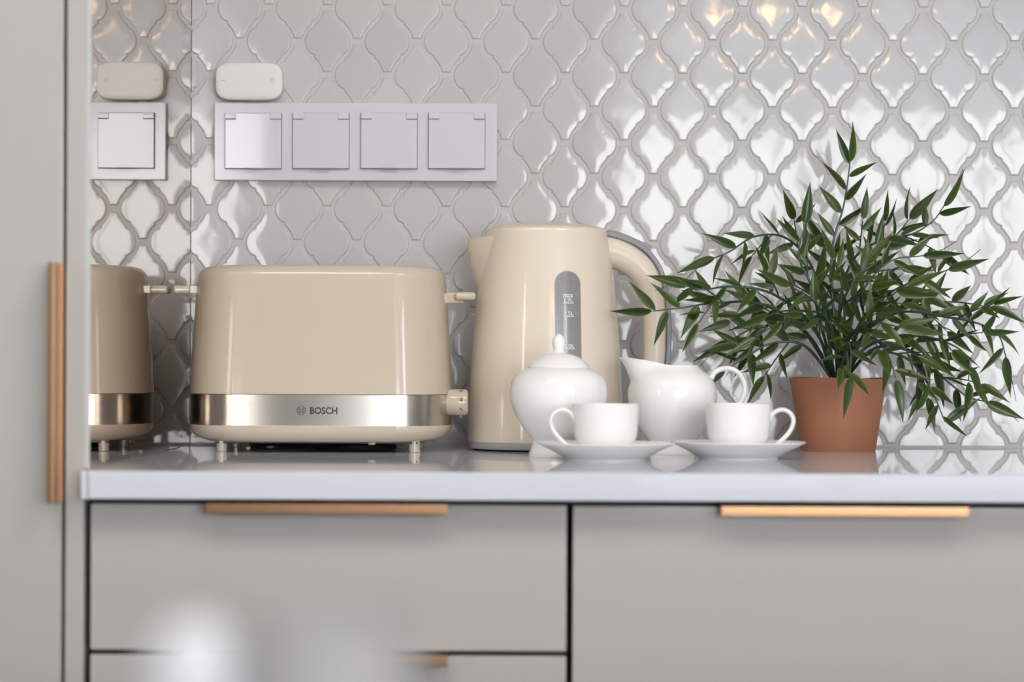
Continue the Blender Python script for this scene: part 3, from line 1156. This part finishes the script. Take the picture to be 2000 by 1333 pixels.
def add_leaf(bi, p, t_, ang, nrm, size, roll):
    n = (nrm - t_ * nrm.dot(t_)).normalized()
    d = Matrix.Rotation(ang, 3, n) @ t_
    d = (d + Vector((0, rnd.uniform(-.35, .25), rnd.uniform(-.18, .06)))).normalized()
    if p.y + d.y * size > -0.012:
        d.y = -abs(d.y) - 0.05
        d.normalize()
    if p.z + d.z * size < CT + 0.012:
        d.z = abs(d.z) * 0.3
        d.normalize()
    n = (n - d * n.dot(d)).normalized()
    n = Matrix.Rotation(roll, 3, d) @ n
    s_ = n.cross(d)
    stalk = 0.0022
    m = Matrix(((d.x, s_.x, n.x), (d.y, s_.y, n.y), (d.z, s_.z, n.z))).to_4x4()
    leaf_list.append((bi, Matrix.Translation(p + d * stalk * 0.2) @ m @ Matrix.Scale(size, 4), rnd.randrange(len(LEAVES)), size))


branch_objs = []
for bi, ctrl in enumerate(BR):
    path = sample_path(ctrl)
    path[0] = Vector((PC + (path[0].x - PC) * 0.6, PY + (path[0].y - PY) * 0.5, CT + H - 0.006))
    bm = sweep_bm(path, circle_sec(0.0017, 0.0006, 6))
    first = 0.38 if bi < 16 else 0.42
    leaves_along(bi, path, first, 0.0150, 0.029, 0.041)
    # side twigs
    nt_ = 2 if bi else 0
    for q in range(nt_):
        f = (0.42, 0.60, 0.76)[q] + rnd.uniform(-.04, .04)
        k = int(f * (len(path) - 1))
        p, t_ = path[k], (path[k + 1] - path[k]).normalized()
        sgn = 1 if (q + bi) % 2 else -1
        d = Matrix.Rotation(sgn * math.radians(rnd.uniform(28, 50)), 3, 'Y') @ t_
        d = (d + Vector((0, rnd.uniform(-.4, .3), 0))).normalized()
        ln = rnd.uniform(0.028, 0.046)
        if p.y + d.y * ln > -0.03:
            d.y = -abs(d.y)
        tw = [p + d * ln * i / 5 + Vector((0, 0, -0.006)) * (i / 5) ** 2 for i in range(6)]
        join(bm, sweep_bm(tw, circle_sec(0.0009, 0.0005, 5)))
        leaves_along(bi, tw, 0.35, 0.0145, 0.025, 0.034)
    # hair-thin bare tendril beside the last leaf of some stems
    if bi in (1, 3, 5, 6, 8, 9, 13, 23):
        t_ = (path[-1] - path[-2]).normalized()
        bend_ = Vector((0, -0.1, 0.5 if bi in (6, 8, 23) else -0.6))
        td = [path[-1] + t_ * 0.034 * (i / 7) + bend_ * 0.020 * (i / 7) ** 2 for i in range(8)]
        join(bm, sweep_bm(td, circle_sec(0.0006, 0.0003, 5)))
    branch_objs.append(obj('stem', bm, 'stem', pp))
order = sorted(range(len(leaf_list)), key=lambda i: -leaf_list[i][3] / (CAM_D + leaf_list[i][1].translation.y))
keep = set(order[:298])
spare = bmesh.new()
for i, (bi, mtx, mi, size) in enumerate(leaf_list):
    if i in keep:
        o = bpy.data.objects.new('leaf', LEAVES[mi])
        C.objects.link(o)
        o.parent = branch_objs[bi]
        o.matrix_parent_inverse = Matrix.Translation(-parent_world(branch_objs[bi]))
        o.matrix_world = mtx
        o.matrix_basis = mtx
    else:
        me = LEAVES[mi].copy()
        me.transform(mtx)
        spare.from_mesh(me)
        bpy.data.meshes.remove(me)
if spare.faces:
    me = bpy.data.meshes.new('small_leaves')
    spare.to_mesh(me)
    me.materials.clear()
    o = obj_me('small_leaves', me, 'leaf', pp, False)
    me.shade_smooth()
    o['kind'] = 'stuff'
spare.free()

# ================================================================== SOCKETS AND HUB ON THE WALL
SF = -0.0095
a, b = at(418.5, 200, SF), at(970.5, 354.5, SF)
sk = thing('socket_panel', 'pale grey four-gang socket panel with hinged covers on the tiled wall', 'socket panel', ((a.x + b.x) / 2, 0, b.z))
obj('plate', box_bm(a.x, b.x, SF, 0.0005, b.z, a.z, bevel=0.0011, seg=3), 'socket', sk)
for i, cx_ in enumerate((495, 627, 760, 892)):
    a, b = at(cx_ - 54.5, 221.5 , SF), at(cx_ + 54.5, 330, SF)
    obj('cover_gap', box_bm(a.x - 0.0006, b.x + 0.0006, SF - 0.00025, SF, b.z - 0.0006, a.z + 0.0006), 'socket_line', sk, False)
    bm = box_bm(a.x, b.x, SF - 0.0042, SF - 0.0004, b.z, a.z, bevel=0.0008, seg=3)
    cen = Vector(((a.x + b.x) / 2, SF - 0.002, a.z))
    rot = Matrix.Translation(cen) @ Matrix.Rotation((0.010, 0.006, 0.0, 0.004)[i], 4, 'X') @ Matrix.Rotation((-0.012, -0.008, 0.004, 0.006)[i], 4, 'Z') @ Matrix.Translation(-cen)
    bm.transform(rot)
    cv = obj('cover', bm, 'socket', sk)
    w = (b.x - a.x)
    for x0 in (a.x, b.x - w * 0.195):
        hb = box_bm(x0 + 0.0001, x0 + w * 0.195, SF - 0.0056, SF - 0.0006, a.z - 0.0062, a.z + 0.0002, bevel=0.0008, seg=3)
        obj('hinge', hb, 'socket', cv)
        obj('hinge_gap', box_bm(x0 + 0.0002, x0 + w * 0.195, SF - 0.00475, SF - 0.0040, a.z - 0.0069, a.z - 0.0062), 'socket_line', cv, False)
    obj('finger_notch', box_bm(cen.x - w * 0.17, cen.x + w * 0.17, SF - 0.0052, SF - 0.0010, b.z - 0.0006, b.z + 0.0005), 'socket_line', cv, False)

HFZ = -0.016
a, b = at(420, 120.5, HFZ), at(552.5, 196, HFZ)
hc, hw, hh = (a + b) / 2, (b.x - a.x) / 2, (a.z - b.z) / 2
hub = thing('wall_hub', 'small white rounded plastic box resting above the socket panel', 'control box', (hc.x, 0, b.z))


def hub_outline(g):
    # squircle with bowed long sides
    out = []
    for i in range(72):
        a_ = 2 * PI * i / 72
        cx_, sx_ = math.cos(a_), math.sin(a_)
        x = math.copysign(abs(cx_) ** (2 / 5.2), cx_) * (hw - g)
        z = math.copysign(abs(sx_) ** (2 / 3.6), sx_) * (hh - g)
        out.append((x, z))
    return out


rings = []
for g, y in ((0.0, 0.0008), (0.0, -0.010), (0.0002, -0.0135), (0.0008, -0.0152), (0.0018, -0.0159), (0.005, -0.0162), (0.014, -0.0164)):
    rings.append([(hc.x + x, y, hc.z + z) for x, z in hub_outline(g)])
obj('case', rings_bm(rings), 'hub', hub)
c = at(532, 157.5, HFZ)
bm = bmesh.new()
for i in range(24):
    a0, a1 = 2 * PI * i / 24, 2 * PI * (i + 1) / 24
    bm.faces.new([bm.verts.new((c.x + r * math.cos(q), -0.01655, c.z + r * math.sin(q))) for r, q in ((0.0022, a0), (0.0022, a1), (0.0016, a1), (0.0016, a0))])
obj('ring_mark', bm, 'hub_mark', hub, False)
c = at(436.5, 157, HFZ)
obj('dash_mark', box_bm(c.x - 0.0018, c.x + 0.0018, -0.01665, -0.0161, c.z - 0.0004, c.z + 0.0004), 'hub_mark', hub, False)

# ================================================================== BEHIND / AROUND THE CAMERA
# island just below the frame carrying two blurred things
tb = thing('kitchen_island', 'brown wooden kitchen island standing below the camera', 'island', (0.1, -2.3, 0))
TZ = 0.762
obj('island_top', box_bm(-1.15, 1.35, -2.85, -1.40, TZ - 0.035, TZ, bevel=0.003), 'table', tb)
obj('plinth', box_bm(-1.05, 1.25, -2.75, -1.52, 0.0, 0.08), 'black', tb, False)
for k in range(4):
    x0 = -1.10 + 0.6 * k
    obj('side_panel', box_bm(x0 + 0.002, x0 + 0.598, -2.80, -1.45, 0.08, TZ - 0.0355, bevel=0.002), 'table', tb)
YB = -1.975
c = at(385, 1215, YB)
vs_ = thing('bud_vase', 'blurred slim white vase at the bottom edge of the photo', 'vase', (c.x, YB, TZ))
h = c.z - TZ
obj('vase_body', lathe_bm([(0.010, 0), (0.012, 0.004), (0.013, 0.03), (0.0125, h - 0.05), (0.0125, h - 0.02), (0.0115, h - 0.010), (0.0095, h - 0.004), (0.005, h - 0.0008), (0.0003, h)], (c.x, YB, TZ), 48), 'matt_white', vs_)
c = at(640, 1205, YB)
gl = thing('frosted_glass', 'blurred pale translucent glass at the bottom edge beside the white vase', 'glass', (c.x, YB, TZ))
h = c.z - TZ
obj('glass_wall', lathe_bm([(0.014, 0), (0.019, 0.001), (0.0205, h * 0.5), (0.021, h - 0.004), (0.0205, h), (0.0195, h - 0.004), (0.019, h * 0.5), (0.0175, 0.006), (0.0005, 0.005)], (c.x, YB, TZ), 48), 'frosted', gl)

# translucent blind over the upper part of the rear window
bm = bmesh.new()
NB = 60
cols = []
for i in range(NB + 1):
    x = 0.30 + 2.36 * i / NB
    y = RY + 0.05 + 0.012 * math.sin(i * 1.1)
    cols.append((bm.verts.new((x, y, 1.93)), bm.verts.new((x, y, 2.56))))
for p, q in zip(cols, cols[1:]):
    bm.faces.new((p[0], q[0], q[1], p[1]))
bl = thing('window_blind', 'sheer white blind over the top of the rear window', 'blind', (1.48, RY + 0.05, 1.93))
bo = obj('blind_cloth', bm, 'sheer', bl)
bo.modifiers.new('thickness', 'SOLIDIFY').thickness = 0.001
obj('blind_rail', box_bm(0.29, 2.67, RY + 0.0005, RY + 0.08, 2.56, 2.59), 'frame', bl, False)

# unseen glowing panels added under the ceiling to lift the soft light
for lx, ly, words in ((-0.45, -1.95, 'nearer the tall cabinet'), (1.05, -1.95, 'nearer the right wall')):
    cl_ = thing('ceiling_fill', 'flat square warm fill panel added under the ceiling, ' + words, 'light', (lx, ly, RZ - 0.03), 'added fill panels')
    bm = bmesh.new()
    for x0, x1, y0_, y1_ in ((-.42, .42, -.42, -.40), (-.42, .42, .40, .42), (-.42, -.40, -.40, .40), (.40, .42, -.40, .40)):
        box_bm(lx + x0, lx + x1, ly + y0_, ly + y1_, RZ - 0.03, RZ - 0.0005, bm=bm)
    obj('fill_frame', bm, 'frame', cl_, False)
    obj('diffuser', box_bm(lx - .40, lx + .40, ly - .40, ly + .40, RZ - 0.025, RZ - 0.012), 'panel', cl_, False)

# pendant lamp with three warm bulbs over the far side of the room
pl = thing('pendant_lamp', 'pendant lamp with three warm bulbs', 'lamp', (0.80, -5.0, 2.0))
obj('ceiling_rose', lathe_bm([(0.05, 0), (0.05, 0.02), (0.02, 0.03)], (0.80, -5.0, RZ - 0.03), 24), 'black', pl)
obj('rod', lathe_bm([(0.006, 0), (0.006, RZ - 0.03 - 2.16)], (0.80, -5.0, 2.16), 12), 'black', pl)
obj('bar', box_bm(0.58, 1.02, -5.008, -4.992, 2.15, 2.165), 'black', pl)
for x in (0.63, 0.80, 0.98):
    sh = obj('bulb_holder', lathe_bm([(0.014, 0), (0.014, 0.03)], (x, -5.0, 2.125), 16), 'black', pl)
    obj('bulb', lathe_bm([(0.001, -0.035), (0.018, -0.028), (0.026, -0.01), (0.022, 0.012), (0.012, 0.028)], (x, -5.0, 2.10), 20), 'bulb', sh)
